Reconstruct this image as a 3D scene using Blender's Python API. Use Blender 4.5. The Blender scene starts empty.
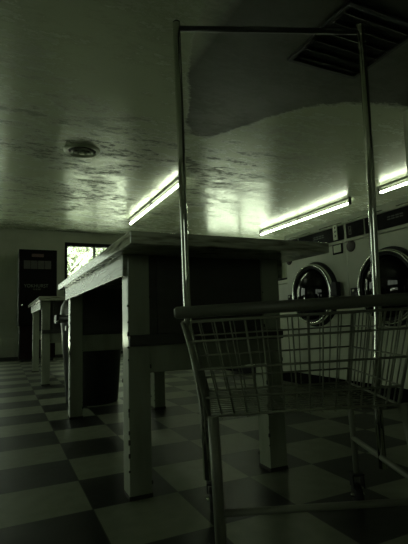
import bpy, bmesh, math, random
from mathutils import Vector, Matrix
random.seed(7)
S = bpy.context.scene
COL = S.collection
PI = math.pi
R = math.radians

# ------------------------------------------------------------------ materials
def mat(name, col, rough=.5, metal=0., spec=.5, noise=None, bump=None, coat=0.):
    """noise=(scale, colour2, detail, lo, hi, stretch)  bump=(scale, strength)"""
    m = bpy.data.materials.new(name); m.use_nodes = True
    nt = m.node_tree; b = nt.nodes['Principled BSDF']
    b.inputs['Base Color'].default_value = (*col, 1)
    b.inputs['Roughness'].default_value = rough
    b.inputs['Metallic'].default_value = metal
    b.inputs['Specular IOR Level'].default_value = spec
    b.inputs['Coat Weight'].default_value = coat
    tc = nt.nodes.new('ShaderNodeTexCoord')
    if noise:
        sc, c2, det, lo, hi, st = noise
        mp = nt.nodes.new('ShaderNodeMapping'); mp.inputs['Scale'].default_value = st
        nt.links.new(tc.outputs['Object'], mp.inputs['Vector'])
        n = nt.nodes.new('ShaderNodeTexNoise'); n.inputs['Scale'].default_value = sc; n.inputs['Detail'].default_value = det
        nt.links.new(mp.outputs[0], n.inputs['Vector'])
        cr = nt.nodes.new('ShaderNodeValToRGB')
        cr.color_ramp.elements[0].position = lo; cr.color_ramp.elements[1].position = hi
        cr.color_ramp.elements[0].color = (*col, 1); cr.color_ramp.elements[1].color = (*c2, 1)
        nt.links.new(n.outputs['Fac'], cr.inputs[0]); nt.links.new(cr.outputs[0], b.inputs['Base Color'])
    if bump:
        n = nt.nodes.new('ShaderNodeTexNoise'); n.inputs['Scale'].default_value = bump[0]; n.inputs['Detail'].default_value = 4
        nt.links.new(tc.outputs['Object'], n.inputs['Vector'])
        bp = nt.nodes.new('ShaderNodeBump'); bp.inputs['Strength'].default_value = bump[1]; bp.inputs['Distance'].default_value = .01
        nt.links.new(n.outputs['Fac'], bp.inputs['Height']); nt.links.new(bp.outputs[0], b.inputs['Normal'])
    return m

def emit(name, col, s):
    m = bpy.data.materials.new(name); m.use_nodes = True
    nt = m.node_tree; nt.nodes.clear()
    e = nt.nodes.new('ShaderNodeEmission'); e.inputs[0].default_value = (*col, 1); e.inputs[1].default_value = s
    o = nt.nodes.new('ShaderNodeOutputMaterial'); nt.links.new(e.outputs[0], o.inputs[0])
    return m

ONE = (1, 1, 1)
TUBE_STRENGTH = 46.0
SKY_STRENGTH = 6.0
SUN_STRENGTH = 210.0
M = {}
M['wall'] = mat('wall_paint', (.35, .375, .295), .55, noise=(3, (.29, .32, .24), 5, .4, .7, ONE))
def block_joints(m):                                   # painted concrete blocks: shallow joints
    nt = m.node_tree; L = nt.links.new
    tc = nt.nodes.new('ShaderNodeTexCoord'); sp = nt.nodes.new('ShaderNodeSeparateXYZ'); cb = nt.nodes.new('ShaderNodeCombineXYZ'); ad = nt.nodes.new('ShaderNodeMath')
    L(tc.outputs['Object'], sp.inputs[0]); L(sp.outputs[0], ad.inputs[0]); L(sp.outputs[1], ad.inputs[1]); L(ad.outputs[0], cb.inputs[0]); L(sp.outputs[2], cb.inputs[1])
    bk = nt.nodes.new('ShaderNodeTexBrick'); bk.inputs['Scale'].default_value = 1; bk.inputs['Brick Width'].default_value = .406; bk.inputs['Row Height'].default_value = .203
    bk.inputs['Mortar Size'].default_value = .006; bk.inputs['Mortar Smooth'].default_value = .6
    L(cb.outputs[0], bk.inputs[0])
    bp = nt.nodes.new('ShaderNodeBump'); bp.invert = True; bp.inputs['Strength'].default_value = .5; bp.inputs['Distance'].default_value = .008
    L(bk.outputs['Fac'], bp.inputs['Height']); L(bp.outputs[0], nt.nodes['Principled BSDF'].inputs['Normal'])
block_joints(M['wall'])
M['trim'] = mat('dark_trim', (.02, .021, .018), .45)
M['frame'] = mat('black_window_frame', (.004, .004, .004), .6, 0, .15)
M['legpaint'] = mat('chipped_white_paint', (.30, .33, .245), .14, noise=(14, (.22, .24, .17), 6, .45, .75, (1, 1, .25)), bump=(30, .03))
M['chip'] = mat('bare_dark_wood', (.03, .026, .02), .8)
M['slab'] = mat('worn_wood_edge', (.52, .54, .42), .12, noise=(9, (.13, .13, .09), 8, .42, .68, (1, 1, 9)), bump=(40, .025))
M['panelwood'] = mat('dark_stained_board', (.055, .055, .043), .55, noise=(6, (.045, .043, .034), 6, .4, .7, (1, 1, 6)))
M['apron'] = mat('painted_apron_board', (.24, .265, .195), .24, noise=(11, (.10, .105, .075), 8, .44, .66, (1, .35, 4)), bump=(30, .03))
M['chrome'] = mat('chrome', (.9, .92, .85), .05, 1.)
M['polechrome'] = mat('chrome_pole', (.7, .72, .65), .05, 1.)
M['wire'] = mat('dull_plated_wire', (.27, .285, .215), .45, .3)
M['frametube'] = mat('grey_painted_tube', (.22, .23, .18), .45, .1)
M['darkbar'] = mat('dark_hanging_bar', (.03, .031, .025), .5)
M['handle'] = mat('grey_plastic_handle', (.14, .146, .115), .35)
M['rubber'] = mat('black_rubber', (.01, .01, .01), .6)
M['washer'] = mat('washer_enamel', (.58, .61, .48), .35, noise=(5, (.50, .54, .41), 3, .4, .7, ONE))
M['washerdark'] = mat('washer_dark_panel', (.006, .006, .0056), .5, 0, .06)
M['washertrim'] = mat('brushed_trim', (.45, .47, .38), .32, .6)
M['glass'] = mat('dark_door_glass', (.004, .004, .004), .04, 0, .35)
M['gasket'] = mat('black_gasket', (.008, .008, .008), .5)
M['card'] = mat('white_card', (.82, .86, .7), .5)
M['display'] = mat('pale_display', (.68, .72, .56), .3)
M['brown'] = mat('dark_round_badge', (.035, .022, .018), .5)
M['glyph'] = mat('grey_print', (.13, .14, .115), .6)
M['ink'] = mat('dark_print', (.03, .03, .025), .6)
M['vend'] = mat('vending_black', (.003, .0025, .0022), .6, 0, .1)
M['vendred'] = mat('vending_maroon', (.007, .003, .0026), .6, 0, .1)
M['vendpic'] = mat('vending_window_panel', (.05, .05, .04), .5, noise=(9, (.035, .035, .03), 4, .35, .65, ONE))
M['vendsign'] = mat('faded_red_plate', (.09, .05, .038), .5, noise=(60, (.07, .035, .03), 4, .4, .6, ONE))
M['vendtext'] = mat('vending_lettering', (.10, .11, .09), .6)
M['can'] = mat('grey_trash_plastic', (.016, .017, .014), .42, 0, .3)
M['canlid'] = mat('grey_lid_plastic', (.05, .053, .043), .35)
M['fixture'] = mat('fixture_enamel', (.10, .11, .08), .5)
M['holder'] = mat('lamp_holder', (.05, .05, .04), .5)
M['tube'] = emit('fluorescent_glow', (.88, 1., .70), TUBE_STRENGTH)
M['vent'] = mat('vent_metal', (.20, .22, .16), .4, .2)
M['ventdark'] = mat('vent_throat', (.012, .012, .01), .7)
M['grille'] = mat('grille_slat', (.022, .022, .018), .7, 0, .2)
M['leaf'] = mat('leaf_green', (.20, .235, .165), .6, noise=(2.2, (.42, .45, .36), 3, .4, .65, ONE))
M['bark'] = mat('bark', (.10, .085, .06), .8)
M['bouncecut'] = mat('bounce_cut_ground', (.035, .036, .032), .9, noise=(8, (.05, .05, .045), 6, .4, .7, ONE))
M['outside'] = mat('pale_pavement', (.80, .81, .74), .8)

def floor_mat():
    m = bpy.data.materials.new('checker_vinyl_tile'); m.use_nodes = True
    nt = m.node_tree; b = nt.nodes['Principled BSDF']; L = nt.links.new
    tc = nt.nodes.new('ShaderNodeTexCoord')
    mp = nt.nodes.new('ShaderNodeMapping'); mp.vector_type = 'POINT'
    T = .3048
    mp.inputs['Location'].default_value = (-.2913 / T, -1.5585 / T, .5)
    mp.inputs['Scale'].default_value = (1 / T, 1 / T, 0)
    L(tc.outputs['Object'], mp.inputs[0])
    ck = nt.nodes.new('ShaderNodeTexChecker'); ck.inputs['Scale'].default_value = 1
    L(mp.outputs[0], ck.inputs[0])
    n = nt.nodes.new('ShaderNodeTexNoise'); n.inputs['Scale'].default_value = 16; n.inputs['Detail'].default_value = 8
    L(tc.outputs['Object'], n.inputs[0])
    def ramp(a, c):
        r = nt.nodes.new('ShaderNodeValToRGB'); r.color_ramp.elements[0].position = .35; r.color_ramp.elements[1].position = .7
        r.color_ramp.elements[0].color = (*a, 1); r.color_ramp.elements[1].color = (*c, 1); L(n.outputs['Fac'], r.inputs[0]); return r
    lt = ramp((.172, .19, .132), (.22, .238, .168)); dk = ramp((.014, .015, .0115), (.021, .022, .017))
    mx = nt.nodes.new('ShaderNodeMix'); mx.data_type = 'RGBA'
    L(ck.outputs['Fac'], mx.inputs[0]); L(dk.outputs[0], mx.inputs[6]); L(lt.outputs[0], mx.inputs[7])
    # fine dark joint between the tiles
    sep = nt.nodes.new('ShaderNodeSeparateXYZ'); L(mp.outputs[0], sep.inputs[0])
    js = []
    for k in (0, 1):
        fr = nt.nodes.new('ShaderNodeMath'); fr.operation = 'PINGPONG'; fr.inputs[1].default_value = .5; L(sep.outputs[k], fr.inputs[0])
        lt_ = nt.nodes.new('ShaderNodeMath'); lt_.operation = 'LESS_THAN'; lt_.inputs[1].default_value = .006; L(fr.outputs[0], lt_.inputs[0]); js.append(lt_)
    mxj = nt.nodes.new('ShaderNodeMath'); mxj.operation = 'MAXIMUM'; L(js[0].outputs[0], mxj.inputs[0]); L(js[1].outputs[0], mxj.inputs[1])
    m2 = nt.nodes.new('ShaderNodeMix'); m2.data_type = 'RGBA'; L(mxj.outputs[0], m2.inputs[0]); L(mx.outputs[2], m2.inputs[6]); m2.inputs[7].default_value = (.045, .047, .036, 1)
    L(m2.outputs[2], b.inputs['Base Color'])
    n2 = nt.nodes.new('ShaderNodeTexNoise'); n2.inputs['Scale'].default_value = 5; n2.inputs['Detail'].default_value = 6; L(tc.outputs['Object'], n2.inputs[0])
    rr = nt.nodes.new('ShaderNodeMapRange'); rr.inputs[3].default_value = .34; rr.inputs[4].default_value = .5; L(n2.outputs['Fac'], rr.inputs[0]); L(rr.outputs[0], b.inputs['Roughness'])
    b.inputs['Specular IOR Level'].default_value = .3
    bp = nt.nodes.new('ShaderNodeBump'); bp.inputs['Strength'].default_value = .06; bp.inputs['Distance'].default_value = .01; L(n2.outputs['Fac'], bp.inputs['Height']); L(bp.outputs[0], b.inputs['Normal'])
    return m
M['floor'] = floor_mat()

def ceil_mat():
    m = bpy.data.materials.new('stained_glossy_ceiling'); m.use_nodes = True
    nt = m.node_tree; b = nt.nodes['Principled BSDF']; L = nt.links.new
    N = nt.nodes.new
    tc = N('ShaderNodeTexCoord')
    def noise(sc, det, st=(1, 1, 1), rough=.6):
        mp = N('ShaderNodeMapping'); mp.inputs['Scale'].default_value = st; L(tc.outputs['Object'], mp.inputs[0])
        n = N('ShaderNodeTexNoise'); n.inputs['Scale'].default_value = sc; n.inputs['Detail'].default_value = det; n.inputs['Roughness'].default_value = rough
        L(mp.outputs[0], n.inputs[0]); return n
    def rng(src, a, c, lo=0, hi=1):
        r = N('ShaderNodeMapRange'); r.inputs[1].default_value = a; r.inputs[2].default_value = c; r.inputs[3].default_value = lo; r.inputs[4].default_value = hi
        L(src, r.inputs[0]); return r.outputs[0]
    def math_(op, a, c):
        n = N('ShaderNodeMath'); n.operation = op
        for k, v in ((0, a), (1, c)):
            if isinstance(v, (int, float)): n.inputs[k].default_value = v
            else: L(v, n.inputs[k])
        return n.outputs[0]
    def mix(f, a, c):
        n = N('ShaderNodeMix'); n.data_type = 'RGBA'; L(f, n.inputs[0])
        for k, v in ((6, a), (7, c)):
            if isinstance(v, tuple): n.inputs[k].default_value = (*v, 1)
            else: L(v, n.inputs[k])
        return n.outputs[2]
    blot = noise(3.0, 9, (.6, 1.3, 1), .68)       # drifting damp blotches
    fine = noise(16, 8, (.6, 1.3, 1), .72)
    sp = N('ShaderNodeSeparateXYZ'); L(tc.outputs['Object'], sp.inputs[0])
    # mottling fades out on the far right, where the ceiling was repainted
    old = rng(math_('ADD', sp.outputs[0], math_('MULTIPLY', sp.outputs[1], .12)), 3.3, 4.6, 1, .25)
    smut = math_('MULTIPLY', math_('MULTIPLY', rng(blot.outputs['Fac'], .44, .56), rng(fine.outputs['Fac'], .40, .52)), math_('MULTIPLY', old, rng(sp.outputs[1], 2.6, 4.3, .3, 1)))
    c = mix(smut, (.38, .415, .31), (.075, .083, .06))
    # dark old patch with its own curved outline
    fc = N('ShaderNodeFloatCurve'); cu = fc.mapping.curves[0]
    pts = [(1.0, 1.9), (1.17, 2.66), (1.40, 3.20), (1.58, 3.66), (1.72, 3.80), (1.86, 3.82), (1.95, 3.70), (2.07, 3.48), (2.22, 3.20), (2.40, 2.95), (2.70, 2.75), (3.2, 2.6)]
    fc.mapping.use_clip = False
    cu.points[0].location = (pts[0][0] / 4, pts[0][1] / 5); cu.points[1].location = (pts[-1][0] / 4, pts[-1][1] / 5)
    for q in pts[1:-1]: cu.points.new(q[0] / 4, q[1] / 5)
    fc.mapping.update()
    L(math_('DIVIDE', sp.outputs[0], 4.), fc.inputs['Value'])
    edge = math_('ADD', math_('MULTIPLY', fc.outputs[0], 5.), math_('MULTIPLY', math_('SUBTRACT', fine.outputs['Fac'], .5), .25))
    pm = rng(math_('SUBTRACT', edge, sp.outputs[1]), -.02, .06)
    inx = rng(sp.outputs[0], 1.0, 1.25)
    patch = math_('MULTIPLY', pm, inx)
    c = mix(patch, c, (.05, .054, .04))
    L(c, b.inputs['Base Color'])
    rg = math_('ADD', rng(fine.outputs['Fac'], .3, .7, .14, .28), math_('MULTIPLY', patch, .12))
    L(math_('ADD', math_('ADD', rg, math_('MULTIPLY', smut, .25)), math_('MULTIPLY', patch, .15)), b.inputs['Roughness'])
    L(math_('MULTIPLY', math_('SUBTRACT', 1.0, math_('MULTIPLY', smut, .95)), math_('SUBTRACT', 1.0, math_('MULTIPLY', patch, .8))), b.inputs['Specular IOR Level'])
    bn = noise(22, 6, (.8, 1.2, 1), .6)
    bp = N('ShaderNodeBump'); bp.inputs['Strength'].default_value = .16; bp.inputs['Distance'].default_value = .012
    L(math_('ADD', bn.outputs['Fac'], math_('MULTIPLY', fine.outputs['Fac'], .8)), bp.inputs['Height']); L(bp.outputs[0], b.inputs['Normal'])
    return m
M['ceiling'] = ceil_mat()

# ------------------------------------------------------------------ mesh helpers
class MB:
    def __init__(s): s.bm = bmesh.new()
    def box(s, a, b, bev=0., seg=2):
        a, b = Vector(a), Vector(b)
        t = bmesh.new(); bmesh.ops.create_cube(t, size=1)
        for v in t.verts: v.co = Vector(((a[i] + b[i]) / 2 + v.co[i] * (b[i] - a[i]) for i in range(3)))
        if bev: bmesh.ops.bevel(t, geom=t.edges[:], offset=bev, segments=seg, affect='EDGES', profile=.6)
        s.merge(t); return s
    def merge(s, t, mtx=None):
        if mtx is not None: t.transform(mtx)
        me = bpy.data.meshes.new('tmp'); t.to_mesh(me); s.bm.from_mesh(me); bpy.data.meshes.remove(me); t.free()
    def tube(s, pts, r, n=8, cap=True, closed=False):
        pts = [Vector(p) for p in pts]; rings = []; m = len(pts)
        up = None
        for i, p in enumerate(pts):
            if closed: d = (pts[(i + 1) % m] - pts[i - 1])
            else: d = (pts[min(i + 1, m - 1)] - pts[max(i - 1, 0)])
            d.normalize()
            if up is None:
                up = Vector((0, 0, 1)) if abs(d.z) < .9 else Vector((1, 0, 0))
            u = up - d * up.dot(d); u.normalize(); w = d.cross(u); up = u
            rr = r[i] if isinstance(r, (list, tuple)) else r
            rings.append([s.bm.verts.new(p + (u * math.cos(2 * PI * k / n) + w * math.sin(2 * PI * k / n)) * rr) for k in range(n)])
        for i in range(m if closed else m - 1):
            A, B = rings[i], rings[(i + 1) % m]
            for k in range(n):
                f = s.bm.faces.new((A[k], A[(k + 1) % n], B[(k + 1) % n], B[k])); f.smooth = True
        if cap and not closed:
            s.bm.faces.new(rings[0][::-1]); s.bm.faces.new(rings[-1])
        return s
    def lathe(s, prof, n=32, mtx=None, smooth=True):
        t = bmesh.new(); rings = []
        for (r_, z_) in prof:
            if r_ < 1e-6: rings.append([t.verts.new((0, 0, z_))])
            else: rings.append([t.verts.new((r_ * math.cos(2 * PI * k / n), r_ * math.sin(2 * PI * k / n), z_)) for k in range(n)])
        for A, B in zip(rings, rings[1:]):
            for k in range(n):
                q = [A[k % len(A)], A[(k + 1) % len(A)], B[(k + 1) % len(B)], B[k % len(B)]]
                q = list(dict.fromkeys(q))
                if len(q) > 2:
                    f = t.faces.new(q); f.smooth = smooth
        bmesh.ops.recalc_face_normals(t, faces=t.faces[:])
        s.merge(t, mtx); return s
    def prism(s, poly, axis_pts):
        """poly: list of 3D points (planar), extruded by vector"""
        v1 = [s.bm.verts.new(Vector(p)) for p in poly]; v2 = [s.bm.verts.new(Vector(p) + Vector(axis_pts)) for p in poly]
        s.bm.faces.new(v1); s.bm.faces.new(v2[::-1]); n = len(poly)
        for i in range(n): s.bm.faces.new((v1[i], v2[i], v2[(i + 1) % n], v1[(i + 1) % n]))
        bmesh.ops.recalc_face_normals(s.bm, faces=s.bm.faces[:]); return s
    def build(s, name, m, parent=None):
        me = bpy.data.meshes.new(name); s.bm.to_mesh(me); s.bm.free()
        for k in (m if isinstance(m, (list, tuple)) else [m]): me.materials.append(k)
        o = bpy.data.objects.new(name, me); COL.objects.link(o)
        if parent is not None: o.parent = parent
        return o

def empty(name, label, cat, loc=(0, 0, 0), rot=(0, 0, 0), group=None):
    o = bpy.data.objects.new(name, None); COL.objects.link(o); o.empty_display_size = .1
    o.location = loc; o.rotation_euler = rot; o['label'] = label; o['category'] = cat
    if group: o['group'] = group
    return o
def tag(o, label, cat, group=None):
    o['label'] = label; o['category'] = cat
    if group: o['group'] = group
    return o
def struct(o): o['kind'] = 'structure'; return o
def copy_tree(o, parent=None):
    c = o.copy(); COL.objects.link(c)
    if parent is not None: c.parent = parent
    for ch in list(o.children): copy_tree(ch, c)
    return c
def text_mesh(name, body, size, m, parent, loc, rot, extrude=.001, sx=1.):
    cu = bpy.data.curves.new(name, 'FONT'); cu.body = body; cu.size = size; cu.align_x = 'CENTER'; cu.align_y = 'CENTER'; cu.extrude = extrude
    t = bpy.data.objects.new(name, cu); COL.objects.link(t)
    dg = bpy.context.evaluated_depsgraph_get(); me = bpy.data.meshes.new_from_object(t.evaluated_get(dg))
    bpy.data.objects.remove(t); bpy.data.curves.remove(cu)
    me.materials.clear(); me.materials.append(m)
    me.transform(Matrix.Translation(loc) @ Matrix.Rotation(rot[2], 4, 'Z') @ Matrix.Rotation(rot[0], 4, 'X') @ Matrix.Diagonal((sx, 1, 1, 1)))
    o = bpy.data.objects.new(name, me); COL.objects.link(o); o.parent = parent
    return o

# ------------------------------------------------------------------ room shell
XL, XR, YF, YB, ZC = -2.8, 6.4, -2.2, 8.9, 2.47
struct(MB().box((XL - .15, YF - .15, -.1), (XR + .15, YB + .15, 0)).build('floor', M['floor']))
struct(MB().box((XL - .15, YF - .15, ZC), (XR + .15, YB + .15, ZC + .12)).build('ceiling', M['ceiling']))

def wall_y(name, y0, y1, x0, x1, holes):
    b = MB(); x = x0
    for (a, c, z0, z1) in sorted(holes):
        b.box((x, y0, 0), (a, y1, ZC)); b.box((a, y0, 0), (c, y1, z0)); b.box((a, y0, z1), (c, y1, ZC)); x = c
    b.box((x, y0, 0), (x1, y1, ZC))
    return struct(b.build(name, M['wall']))
W5 = (-1.75, -.13, .12, 2.1)
W4 = (-1.7, -.6, 1.05, 1.9)
W1 = (1.115, 2.45, .92, 2.262)
W2 = (4.25, 6.1, .92, 2.262)
wall_y('wall_back', YB, YB + .15, XL, XR, [W5, W1, W2])
wall_y('wall_front', YF - .15, YF, XL, XR, [W4])
b = MB()
W3 = (2.6, 5.2, .25, 1.95)
b.box((XL - .15, YF, 0), (XL, W3[0], ZC)); b.box((XL - .15, W3[1], 0), (XL, YB, ZC))
b.box((XL - .15, W3[0], 0), (XL, W3[1], W3[2])); b.box((XL - .15, W3[0], W3[3]), (XL, W3[1], ZC))
struct(b.build('wall_left', M['wall']))
struct(MB().box((XR, YF, 0), (XR + .15, YB, ZC)).build('wall_right', M['wall']))
struct(MB().box((3.31, YF, 0), (3.47, 2.66, ZC)).build('wall_partition', M['wall']))

def window_y(name, w, mull):
    x0, x1, z0, z1 = w; f = .05
    e = bpy.data.objects.new(name, None); COL.objects.link(e); e.location = ((x0 + x1) / 2, YB, z0); struct(e)
    ox, oz = e.location.x, z0
    def bx(b, a0, c0, a1, c1, ya=-.012, yb=.10): b.box((a0 - ox, ya, c0 - oz), (a1 - ox, yb, c1 - oz), .004)
    b = MB()
    bx(b, x0, z0, x0 + f, z1); bx(b, x1 - f, z0, x1, z1); bx(b, x0 + f, z1 - f * 1.5, x1 - f, z1); bx(b, x0 + f, z0, x1 - f, z0 + f)
    fr = b.build('window_frame', M['frame'], e)
    b = MB(); bx(b, mull - .025, z0 + f, mull + .025, z1 - f * 1.5, .01, .08)
    b.build('mullion', M['frametube'], e)
    b = MB(); bx(b, x0 - .03, z0 - .05, x1 + .03, z0, -.06, .0)
    b.build('window_sill', M['trim'], e)
    g = bpy.data.materials.get('window_glass')
    if not g:
        g = bpy.data.materials.new('window_glass'); g.use_nodes = True; nt = g.node_tree; nt.nodes.clear()
        tr = nt.nodes.new('ShaderNodeBsdfTransparent'); gl = nt.nodes.new('ShaderNodeBsdfGlossy'); gl.inputs['Roughness'].default_value = .02
        mx = nt.nodes.new('ShaderNodeMixShader'); mx.inputs[0].default_value = .06; tr.inputs[0].default_value = (.93, .95, .9, 1)
        o = nt.nodes.new('ShaderNodeOutputMaterial'); L = nt.links.new; L(tr.outputs[0], mx.inputs[1]); L(gl.outputs[0], mx.inputs[2]); L(mx.outputs[0], o.inputs[0])
    for a, c in ((x0 + f, mull - .025), (mull + .025, x1 - f)):
        b = MB(); b.box((a - ox, .04, f), (c - ox, .046, z1 - f * 1.5 - oz)); b.build('pane', g, e)
    return e
window_y('window_1', W1, 1.70)
window_y('window_2', W2, 5.18)
window_y('window_5', W5, -.9)
w4 = window_y('added_window_4', W4, -1.15); w4.location.y = YF - .15; w4.location.x = sum(W4[:2]) / 2; w4.rotation_euler.z = 0  # unseen window added behind the camera as front fill light
# unseen window added in the left wall to light the legs and floor
e = bpy.data.objects.new('added_window_3', None); COL.objects.link(e); e.location = (XL, (W3[0] + W3[1]) / 2, W3[2]); struct(e)
hw = (W3[1] - W3[0]) / 2; hh = W3[3] - W3[2]
b = MB()
for y in (-hw, -hw / 3 - .025, hw / 3 - .025, hw - .05): b.box((-.11, y, 0), (.012, y + .05, hh), .004)
b.box((-.11, -hw, 0), (.012, hw, .05), .004); b.box((-.11, -hw, hh - .05), (.012, hw, hh), .004)
b.build('window_frame', M['frame'], e)
gl = bpy.data.materials['window_glass']
b = MB(); b.box((-.06, -hw + .05, .05), (-.054, hw - .05, hh - .05)); b.build('pane', gl, e)

struct(MB().box((XL, YB - .015, 0), (XR, YB, .06), .003).build('baseboard_back', M['trim']))
struct(MB().box((XL, YB - .02, ZC - .035), (XR, YB, ZC), .003).build('trim_1', M['wall']))

# ------------------------------------------------------------------ outside the window
struct(MB().box((-30, YB + .4, -.35), (40, 45, -.2)).build('ground_pavement', M['outside']))
struct(MB().box((-30, -30, -.36), (40, YB + .4, -.21)).build('ground_bounce_cut', M['bouncecut']))  # unseen ground, made dark to keep bounced sunlight off the ceiling
def tree(loc, h, crown, label, seed, n):
    rnd = random.Random(seed)
    t = empty('tree', label, 'tree', loc, group='trees outside the back window')
    b = MB(); pts = [(0, 0, 0), (.05, 0, h * .3), (-.04, .05, h * .6), (.05, 0, h * .8)]
    b.tube(pts, [.11, .09, .07, .03], 8)
    for k in range(7):
        a = rnd.uniform(0, 2 * PI); z0 = h * rnd.uniform(.35, .7)
        b.tube([(0, 0, z0), (.5 * math.cos(a) * crown, .5 * math.sin(a) * crown, z0 + .35), (.85 * math.cos(a) * crown, .85 * math.sin(a) * crown, z0 + .55)], [.04, .025, .01], 6)
    b.build('trunk', M['bark'], t)
    b = MB(); cl = []
    for k in range(46):
        while 1:
            v = Vector((rnd.uniform(-1, 1), rnd.uniform(-1, 1), rnd.uniform(-1, 1)))
            if v.length < 1: break
        cl.append(Vector((v.x * crown, v.y * crown, h * .62 + v.z * h * .38)))
    for k in range(n):
        c = rnd.choice(cl) + Vector((rnd.gauss(0, .16), rnd.gauss(0, .16), rnd.gauss(0, .13)))
        q = Matrix.Rotation(rnd.uniform(0, 6.3), 3, 'Z') @ Matrix.Rotation(rnd.uniform(-1.2, 1.2), 3, 'X')
        s_ = rnd.uniform(.05, .10)
        vs = [b.bm.verts.new(c + q @ Vector(p) * s_) for p in ((-.5, 0, 0), (0, -1, .12), (.5, 0, 0), (0, 1, .12))]
        b.bm.faces.new(vs)
    b.build('foliage', M['leaf'], t)
    return t
tree((1.35, 11.6, -.2), 3.6, 1.0, 'pale leafy tree filling the left pane of the back window', 3, 1700)
tree((2.75, 13.4, -.2), 3.4, .9, 'pale leafy tree behind the right pane of the back window', 5, 2200)

# ------------------------------------------------------------------ folding tables
def make_table(loc, label):
    """origin on the floor below the near left corner of the top"""
    t = empty('folding_table', label, 'table', loc, group='laundry folding tables')
    L_, W_ = 1.97, .815; H_ = .915
    b = MB(); b.box((0, 0, H_ - .042), (W_, L_, H_), .004)
    b.build('tabletop', M['slab'], t)
    lx = (.048, .632); ly = (.218, 1.70); s = .083
    for x in lx:
        for y in ly:
            b = MB(); b.box((x, y, 0), (x + s, y + s, H_ - .043), .004)
            n0 = len(b.bm.faces)
            leg = b.build('leg', M['legpaint'], t)
            # chipped paint: splinters knocked off the arrises, bare wood at the foot
            rnd = random.Random(int(x * 1000 + y * 77))
            for k in range(16):
                z = .03 + k * .045 + rnd.uniform(0, .03); h = rnd.uniform(.004, .018); ex, ey = rnd.choice(((x, y), (x, y), (x, y), (x + s, y), (x, y + s)))
                w = rnd.uniform(.0015, .004)
                MB().box((ex - w, ey - w, z), (ex + w, ey + w, z + h), .0012, 1).build('paint_chip', M['chip'], leg)
            MB().box((x - .0015, y - .0015, 0), (x + s + .0015, y + s + .0015, .014), .001, 1).build('bare_foot', M['chip'], leg)
    # side boards nailed outside the legs
    for x in (.028, lx[1] + s):
        b = MB(); b.box((x, ly[0] - .005, .79), (x + .02, ly[1] + s + .01, H_ - .043), .003)
        b.build('side_apron', M['apron'], t)
    for y, sg in ((ly[0] + .012, 1), (ly[1] + s - .034, -1)):
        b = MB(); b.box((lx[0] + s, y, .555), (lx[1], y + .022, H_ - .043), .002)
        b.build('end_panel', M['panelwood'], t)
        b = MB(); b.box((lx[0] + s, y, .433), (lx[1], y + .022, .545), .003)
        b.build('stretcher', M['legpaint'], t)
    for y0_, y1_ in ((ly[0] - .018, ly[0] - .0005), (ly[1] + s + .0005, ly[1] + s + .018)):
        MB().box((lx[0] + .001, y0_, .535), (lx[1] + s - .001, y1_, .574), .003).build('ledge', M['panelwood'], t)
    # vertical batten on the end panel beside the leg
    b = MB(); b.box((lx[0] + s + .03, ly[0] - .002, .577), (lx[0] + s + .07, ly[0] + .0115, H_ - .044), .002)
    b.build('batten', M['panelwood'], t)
    return t
t1 = make_table((.37, 1.342, 0), 'long wooden folding table with chipped white legs right behind the wire cart')
t2 = copy_tree(t1); t2.location = (.337, 4.66, .0); t2['label'] = 'farther wooden folding table standing in front of the black vending machine'
# ------------------------------------------------------------------ trash can
t = empty('trash_can', 'dark grey trash can with domed lid at the far end of the near table', 'trash can', (.676, 3.64, 0))
b = MB(); b.lathe([(0, 0), (.196, 0), (.204, .012), (.248, .66), (.248, .665), (0, .665)], 40); b.build('body', M['can'], t)
b = MB(); b.lathe([(.2495, .645), (.276, .65), (.282, .66), (.282, .685), (.274, .692), (.20, .692), (.20, .6655), (.2495, .6655)], 40); b.build('rim', M['can'], t)
b = MB(); b.lathe([(.25, .693), (.252, .72), (.245, .765), (.222, .815), (.178, .855), (.11, .88), (0, .89)], 40); b.build('dome_lid', M['canlid'], t)
b = MB(); b.box((-.290, -.075, .632), (-.252, .075, .70), .006); hd = b.build('grip', M['can'], t)
b = MB(); b.lathe([(0, 0), (.012, 0), (.012, .01), (.008, .014), (0, .015)], 12, Matrix.Translation((-.277, -.0755, .648)) @ Matrix.Rotation(PI / 2, 4, 'X')); b.build('rivet', M['chrome'], hd)
b = MB(); b.box((-.232, -.20, .575), (-.15, -.12, .612), .005); b.build('label_plate', M['canlid'], t)

# ------------------------------------------------------------------ vending machine
v = empty('vending_machine', 'tall black vending machine with pale lettering against the back wall', 'vending machine', (.575, 8.2, 0))
hw, hh, dp = .322, 1.98, .68
b = MB(); b.box((-hw, .02, .62), (hw, dp, hh), .012); b.box((-hw + .03, .05, .05), (hw - .02, dp, .622), .005); b.build('cabinet', M['vend'], v)
for x in (-hw + .06, hw - .1):
    for y in (.1, dp - .12): MB().box((x, y, 0), (x + .05, y + .05, .051)).build('foot', M['rubber'], v)
b = MB(); b.box((-hw + .05, .035, .06), (hw - .04, .0495, .61), .003); b.build('lower_door', M['vendred'], v)
fr = MB().box((-hw + .012, .0, .64), (hw - .012, .0195, hh - .015), .005).build('front_panel', M['vend'], v)
b = MB(); b.box((-.11, -.006, 1.842), (.09, -.0005, 1.898), .002); pl = b.build('sign_plate', M['vendsign'], v)
for k in range(4):
    x0 = -.24 + k * .116
    b = MB(); b.box((x0, -.006, 1.628), (x0 + .108, -.0005, 1.775), .002); b.build('display_window', M['vendpic'], v)
text_mesh('lettering', 'YOKHURST', .085, M['vendtext'], v, (-.03, -.002, 1.322), (PI / 2, 0, 0), sx=.92)
text_mesh('small_lettering', 'XKKUSE', .035, M['vendtext'], v, (-.02, -.002, 1.262), (PI / 2, 0, 0))
b = MB(); b.lathe([(0, 0), (.018, 0), (.018, .012), (.012, .02), (0, .022)], 16, Matrix.Translation((-.262, -.0005, .985)) @ Matrix.Rotation(PI / 2, 4, 'X')); b.build('lock', M['chrome'], v)
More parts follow.
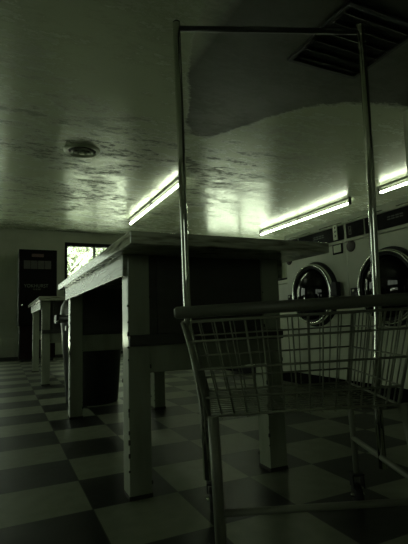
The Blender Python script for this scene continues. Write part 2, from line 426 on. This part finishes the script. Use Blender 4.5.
b = MB(); b.box((.12, -.006, .95), (.22, -.0005, 1.12), .003); b.build('coin_plate', M['vendpic'], v)

# ------------------------------------------------------------------ front loading washers
def make_washer(cy, label):
    w = empty('front_load_washer', label, 'washing machine', (2.5, cy, 0), (0, 0, -PI / 2), 'front loading washers along the right side')
    h = .408; d = .79
    MB().box((-h, 0, .115), (h, d, 1.21), .008).build('body', M['washer'], w)
    MB().box((-h + .005, .05, 0), (h - .005, d - .02, .114), .003).build('kick_plate', M['washerdark'], w)
    MB().box((-h, -.012, 1.211), (h, d, 1.231), .003).build('ledge', M['washertrim'], w)
    MB().box((-h, .004, 1.232), (h, d, 1.362), .004).build('console', M['washertrim'], w)
    b = MB(); b.box((-h, -.006, 1.363), (h, d, 1.418), .008); b.build('fascia', M['washer'], w)
    for a, c in ((-h + .05, h - .42), (h - .3, h - .02)): MB().box((a, -.014, 1.372), (c, -.0065, 1.380), .002).build('highlight_strip', M['chrome'], w)  # chrome bits standing in for light glinting off the fascia's top edge
    for a, c in ((-h + .012, -.215), (-.195, h - .02)):
        MB().box((a, -.004, 1.238), (c, .0035, 1.357), .003).build('control_panel', M['washerdark'], w)
    b = MB()
    for z in (1.262, 1.298):                                    # machine number: two stacked outlines
        for (x0, z0, x1, z1) in ((0, 0, .026, .005), (0, .028, .026, .033), (0, 0, .005, .033), (.021, 0, .026, .033)):
            b.box((-.365 + x0, -.0055, z + z0), (-.365 + x1, -.0042, z + z1))
    b.build('number_mark', M['glyph'], w)
    b = MB()
    for z in (1.295, 1.312):
        for k in range(4): b.box((.02 + k * .036, -.0055, z), (.048 + k * .036, -.0042, z + .008))
    b.build('printed_lines', M['glyph'], w)
    # coin display at the right
    fr = MB().box((.258, -.010, 1.128), (.372, -.0005, 1.222), .004).build('display_frame', M['washerdark'], w)
    MB().box((.276, -.014, 1.142), (.360, -.0105, 1.202), .003).build('display', M['display'], fr)
    b = MB(); b.lathe([(0, 0), (.047, 0), (.047, .004), (.043, .007), (0, .008)], 28, Matrix.Translation((-.355, -.0005, 1.172)) @ Matrix.Rotation(PI / 2, 4, 'X')); b.build('round_badge', M['brown'], w)
    # door: chrome ring, black gasket and bulging glass
    T = Matrix.Translation((.008, -.0005, .82)) @ Matrix.Rotation(PI / 2, 4, 'X')
    MB().lathe([(.284, 0), (.284, .010), (.278, .02), (.262, .022), (.262, 0)], 56, T).build('door_surround', M['gasket'], w)
    dr = MB().lathe([(.262, .0225), (.265, .045), (.263, .060), (.258, .068), (.250, .070), (.243, .064), (.241, .055), (.240, .0225)], 64, T).build('door', M['chrome'], w)
    MB().lathe([(.232, .030), (.218, .050), (.185, .075), (.14, .095), (.08, .108), (0, .112)], 56, T).build('door_glass', M['glass'], dr)
    MB().lathe([(.2395, .025), (.2395, .052), (.232, .058), (.222, .0605), (.226, .05), (.230, .025)], 56, T).build('door_seal', M['gasket'], dr)
    hg = MB().box((-.335, -.06, .745), (-.262, -.0235, .835), .008).build('hinge', M['gasket'], dr)
    for z in (.765, .815): MB().lathe([(0, 0), (.014, 0), (.012, .006), (0, .008)], 14, Matrix.Translation((-.30, -.0605, z)) @ Matrix.Rotation(PI / 2, 4, 'X')).build('hinge_bolt', M['chrome'], hg)
    MB().box((.285, -.075, .78), (.345, -.0235, .90), .01).build('latch', M['gasket'], dr)
    return w
wa = make_washer(3.04, 'front loading washer with a white card hung on its console, beside the table end')
MB().box((.283, -.016, 1.246), (.330, -.0065, 1.374), .003).build('card', M['card'], wa)
for z in (1.348, 1.316, 1.278):
    MB().prism([(.297, -.0175, z - .008), (.313, -.0175, z - .008), (.318, -.0175, z + .002), (.316, -.0175, z + .009), (.302, -.0175, z + .009), (.306, -.0175, z)], (0, .0012, 0)).build('card_mark', M['ink'], wa)
make_washer(2.223, 'front loading washer behind the right chrome pole of the cart, nearest the camera')

# low top loading washers farther along the row
def make_toploader():
    w = empty('top_load_washer', 'low white top loading washer touching the front loaders, first of its row', 'washing machine', (2.52, 3.80, 0), (0, 0, -PI / 2), 'low top loading washers')
    h = .338
    MB().box((-h, 0, .10), (h, .68, .955), .01).build('body', M['washer'], w)
    MB().box((-h + .01, .04, 0), (h - .01, .66, .099), .003).build('kick_plate', M['washerdark'], w)
    MB().box((-h, -.004, .956), (h, .68, .985), .008).build('top_plate', M['washer'], w)
    ld = MB().box((-h + .06, .03, .986), (h - .06, .46, 1.000), .006).build('lid', M['washer'], w)
    MB().box((-.07, .022, .988), (.07, .0295, .997), .002).build('lid_grip', M['chrome'], ld)
    MB().box((-h, .54, .986), (h, .68, 1.10), .012).build('console', M['washerdark'], w)
    b = MB()
    b.lathe([(0, 0), (.03, 0), (.026, .02), (0, .022)], 20, Matrix.Translation((.12, .5395, 1.045)) @ Matrix.Rotation(PI / 2, 4, 'X')); b.build('knob', M['washertrim'], w)
    MB().box((-.22, .533, 1.02), (-.06, .5395, 1.07), .002).build('coin_slot', M['washertrim'], w)
    return w
tl = make_toploader()
for k, nm in enumerate(('second', 'third', 'fourth'), 1):
    c = copy_tree(tl); c.location.y = 3.80 + k * .69
    c['label'] = 'low white top loading washer under the bright ceiling light, %s from the front loaders' % nm

# ------------------------------------------------------------------ ceiling things
def fixture(x, y0, y1, label):
    t = empty('fluorescent_fixture', label, 'ceiling light', (x, y0, ZC), group='fluorescent ceiling lights')
    L_ = y1 - y0
    MB().box((-.024, 0, -.034), (.024, L_, -.0005), .004).build('channel', M['fixture'], t)
    for y in (0, L_ / 2 - .02, L_ - .03):
        MB().box((-.023, y, -.116), (.023, y + .03, -.0345), .004).build('lamp_holder', M['holder'], t)
    for (a, c) in ((.031, L_ / 2 - .021), (L_ / 2 + .011, L_ - .031)):
        MB().tube([(0, a, -.092), (0, c, -.092)], .019, 10).build('fluorescent_tube', M['tube'], t)
    return t
fixture(2.05, 5.0, 7.44, 'lit fluorescent ceiling light left of the cart pole, above the near table')
fixture(4.9, 5.0, 7.62, 'long lit fluorescent ceiling light above the washers, between the two cart poles')
fixture(4.92, 2.05, 4.45, 'lit fluorescent ceiling light at the right edge, right of the cart poles')

t = empty('round_ceiling_vent', 'round ringed air vent on the stained ceiling', 'vent', (.745, 4.57, ZC))
MB().lathe([(.19, -.0005), (.19, -.01), (.178, -.02), (.150, -.024), (.146, -.0005)], 48).build('outer_ring', M['vent'], t)
MB().lathe([(.145, -.0006), (.145, -.004), (0, -.004)], 48).build('throat', M['ventdark'], t)
for r0, z0 in ((.118, -.034), (.078, -.040)):
    MB().lathe([(r0, z0), (r0 - .006, z0 - .008), (r0 - .036, z0 + .022), (r0 - .036, z0 + .029), (r0, z0 + .006), (r0, z0)], 48).build('cone_ring', M['vent'], t)
MB().lathe([(0, -.046), (.03, -.043), (.033, -.036), (.02, -.0045), (0, -.0045)], 32).build('centre_disc', M['vent'], t)

g = empty('square_ceiling_grille', 'dark square slatted air grille on the ceiling, upper right', 'vent', (2.135, 2.06, ZC))
hs = .315
b = MB(); b.box((-hs, -hs, -.022), (hs, -hs + .03, -.0005), .003); b.box((-hs, hs - .03, -.022), (hs, hs, -.0005), .003); b.box((-hs, -hs + .03, -.022), (-hs + .03, hs - .03, -.0005), .003); b.box((hs - .03, -hs + .03, -.022), (hs, hs - .03, -.0005), .003)
b.build('grille_frame', M['ventdark'], g)
MB().box((-hs + .03, -hs + .03, -.004), (hs - .03, hs - .03, -.0006)).build('throat', M['ventdark'], g)
for k in range(6):
    y = -hs + .075 + k * .094
    b = MB(); b.prism([(-hs + .031, y, -.024), (-hs + .031, y + .004, -.026), (-hs + .031, y + .03, -.006), (-hs + .031, y + .026, -.0045)], (2 * hs - .062, 0, 0)); b.build('slat', M['grille'], g)

# ------------------------------------------------------------------ laundry cart
TILT = R(1.78)
c = empty('laundry_cart', 'wire laundry cart with a tall hanging rack in front of the table', 'cart', (.7605, 1.048, 0), (0, -TILT, R(-25.1)))
st, ct = math.sin(TILT), math.cos(TILT)
# basket: rim and bottom rectangles
def rect(z):                       # half width, near y, far y at a height in the basket
    f = (z - .396) / (.625 - .396)
    return .230 + .050 * f, -.190 - .040 * f, .190 + .036 * f
zl = (.625, .578, .510, .440, .396)
wr = .0020
def panel(side):
    b = MB()
    for i, z in enumerate(zl):
        hx, y0, y1 = rect(z); r_ = .0036 if i in (0, 4) else .0028
        e_ = {'n': ((-hx, y0, z), (hx, y0, z)), 'f': ((-hx, y1, z), (hx, y1, z)), 'l': ((-hx, y0, z), (-hx, y1, z)), 'r': ((hx, y0, z), (hx, y1, z))}[side]
        b.tube(e_, r_, 6)
    n = 15 if side in 'nf' else 13
    hx0, a0, b0 = rect(.396); hx1, a1, b1 = rect(.625)
    for k in range(1, n):
        u = k / n
        if side in 'nf':
            ya, yb = (a0, a1) if side == 'n' else (b0, b1)
            b.tube([(-hx0 + 2 * hx0 * u, ya, .396), (-hx1 + 2 * hx1 * u, yb, .625)], wr, 5)
        else:
            sg = -1 if side == 'l' else 1
            b.tube([(sg * hx0, a0 + (b0 - a0) * u, .396), (sg * hx1, a1 + (b1 - a1) * u, .625)], wr, 5)
    return b.build('basket_side', M['wire'], c)
for s_ in 'nflr': panel(s_)
for sx in (-1, 1):
    for k in (1, 2):
        b = MB()
        hx0, a0, b0 = rect(.396); hx1, a1, b1 = rect(.625)
        b.tube([(sx * hx0, (a0, b0)[k - 1], .396), (sx * hx1, (a1, b1)[k - 1], .625)], .0045, 6)
        b.build('corner_wire', M['wire'], c)
b = MB()
hx, y0, y1 = rect(.396)
for k in range(1, 14):
    y = y0 + (y1 - y0) * k / 14
    b.tube([(-hx, y, .3928), (hx, y, .3928)], .0017, 5)
for k in range(1, 15):
    x = -hx + 2 * hx * k / 15
    b.tube([(x, y0, .3893), (x, y1, .3893)], .0017, 5)
b.build('basket_floor', M['wire'], c)
# push handle along the near rim
b = MB(); b.tube([(-.298, -.245, .648), (-.292, -.245, .648), (.286, -.245, .648), (.292, -.245, .648)], [.009, .0145, .0145, .009], 16); hd = b.build('handle', M['handle'], c)
for x in (-.27, .27): MB().tube([(x, -.240, .636), (x * .99, -.231, .618)], .005, 6).build('handle_clip', M['wire'], hd)
# underframe
zf, zs = .178, .215
for sx in (-1, 1):
    for y in (-.205, .208):
        lx_ = sx * ((.221 if sx < 0 else .268) if y < 0 else .236)
        wb = st * .24 * (1 if sx < 0 else -1)
        b = MB(); b.tube([(lx_, y, .105 + wb * .2), (lx_ if lx_ < .25 else .240, y * .98, .398)], .0135 if y < 0 else .0095, 12)
        lg = b.build('leg', M['frametube'], c)
        cs = MB()
        cs.box((lx_ - .019, y - .016, .066 + wb), (lx_ - .015, y + .022, .10), .001, 1)
        cs.box((lx_ + .015, y - .016, .066 + wb), (lx_ + .019, y + .022, .10), .001, 1)
        cs.box((lx_ - .019, y - .02, .098), (lx_ + .019, y + .022, .1045), .001, 1)
        fk = cs.build('caster_fork', M['rubber'], lg)
        wh = MB(); wh.lathe([(0, -.012), (.028, -.012), (.037, -.009), (.0385, 0), (.037, .009), (.028, .012), (0, .012)], 24, Matrix.Translation((lx_, y + .012, .0386 + wb)) @ Matrix.Rotation(PI / 2, 4, 'Y'))
        wh.build('wheel', M['rubber'], fk)
        ax = MB(); ax.lathe([(0, -.0225), (.006, -.021), (.006, .021), (0, .0225)], 10, Matrix.Translation((lx_, y + .012, .0386 + wb)) @ Matrix.Rotation(PI / 2, 4, 'Y'))
        ax.build('axle_bolt', M['chrome'], fk)
b = MB(); b.tube([(-.211, -.205, zf), (.258, -.205, zf)], .0085, 10); b.build('crossbar', M['frametube'], c)
for sx in (-1, 1):
    b = MB(); b.tube([(-.223 if sx < 0 else .252, -.19, zs), (sx * .234, .198, zs)], .008, 10); b.build('side_bar', M['frametube'], c)
# hanging rack: two poles, bent out round the basket, and a top bar
for sx in (-1, 1):
    # the rack leans a little to the right in its sockets
    pts = ([(-.246, 0, zs - .03), (-.246, 0, .36), (-.250, 0, .42), (-.276, 0, .60), (-.276, 0, .70), (-.268, 0, 1.1), (-.259, 0, 1.562)] if sx < 0 else
           [(.246, 0, zs - .03), (.250, 0, .38), (.276, 0, .60), (.281, 0, .70), (.304, 0, 1.1), (.319, 0, 1.518)])
    ztop = pts[-1][2]
    b = MB(); b.tube(pts, .0118, 14); po = b.build('hanging_pole', M['polechrome'], c)
    b = MB(); b.lathe([(0, 0), (.0117, 0), (.0115, .004), (.008, .007), (0, .0075)], 14, Matrix.Translation((pts[-1][0], 0, ztop + .0002))); b.build('pole_cap', M['rubber'], po)
b = MB(); b.tube([(-.248, 0, 1.544), (.306, 0, 1.497)], .0085, 12); b.build('hanging_bar', M['darkbar'], c)

# ------------------------------------------------------------------ light
w = bpy.data.worlds.new('World'); S.world = w; w.use_nodes = True
bg = w.node_tree.nodes['Background']; bg.inputs[0].default_value = (.87, 1., .84, 1); bg.inputs[1].default_value = SKY_STRENGTH
sl = bpy.data.lights.new('sun', 'SUN'); sl.energy = SUN_STRENGTH; sl.angle = R(.6); sl.color = (.9, 1, .82)
so = bpy.data.objects.new('sun', sl); COL.objects.link(so); so.rotation_euler = Vector((-.22, .38, -.9)).to_track_quat('-Z', 'Y').to_euler(); so.location = (0, -3, 8)
def portal(loc, rot, sx, sy):
    l = bpy.data.lights.new('window_portal', 'AREA'); l.shape = 'RECTANGLE'; l.size = sx; l.size_y = sy; l.cycles.is_portal = True
    o = bpy.data.objects.new('window_portal', l); COL.objects.link(o); o.location = loc; o.rotation_euler = rot
portal(((W1[0] + W1[1]) / 2, YB + .12, (W1[2] + W1[3]) / 2), (-PI / 2, 0, 0), W1[1] - W1[0], W1[3] - W1[2])
portal(((W2[0] + W2[1]) / 2, YB + .12, (W2[2] + W2[3]) / 2), (-PI / 2, 0, 0), W2[1] - W2[0], W2[3] - W2[2])
portal(((W4[0] + W4[1]) / 2, YF - .13, (W4[2] + W4[3]) / 2), (PI / 2, 0, 0), W4[1] - W4[0], W4[3] - W4[2])
portal(((W5[0] + W5[1]) / 2, YB + .12, (W5[2] + W5[3]) / 2), (-PI / 2, 0, 0), W5[1] - W5[0], W5[3] - W5[2])
portal((XL - .13, (W3[0] + W3[1]) / 2, (W3[2] + W3[3]) / 2), (0, -PI / 2, 0), W3[3] - W3[2], W3[1] - W3[0])

# ------------------------------------------------------------------ camera
cam = bpy.data.cameras.new('camera'); co = bpy.data.objects.new('camera', cam); COL.objects.link(co)
r_ = Vector((.90676237, -.42052975, -.03060607)); u_ = Vector((-.019462, -.11425403, .99326092)); f_ = Vector((.42119263, .90005597, .11178561))
mw = Matrix((r_, u_, -f_)).transposed().to_4x4(); mw.translation = (0, 0, .6183)
co.matrix_world = mw
cam.sensor_fit = 'HORIZONTAL'; cam.sensor_width = 36; cam.lens = 36 * 433.42 / 408
cam.clip_start = .02
S.camera = co
S.view_settings.view_transform = 'Standard'; S.view_settings.look = 'None'
S.view_settings.gamma = 1; S.view_settings.use_curve_mapping = False
S.view_settings.exposure = -1.5
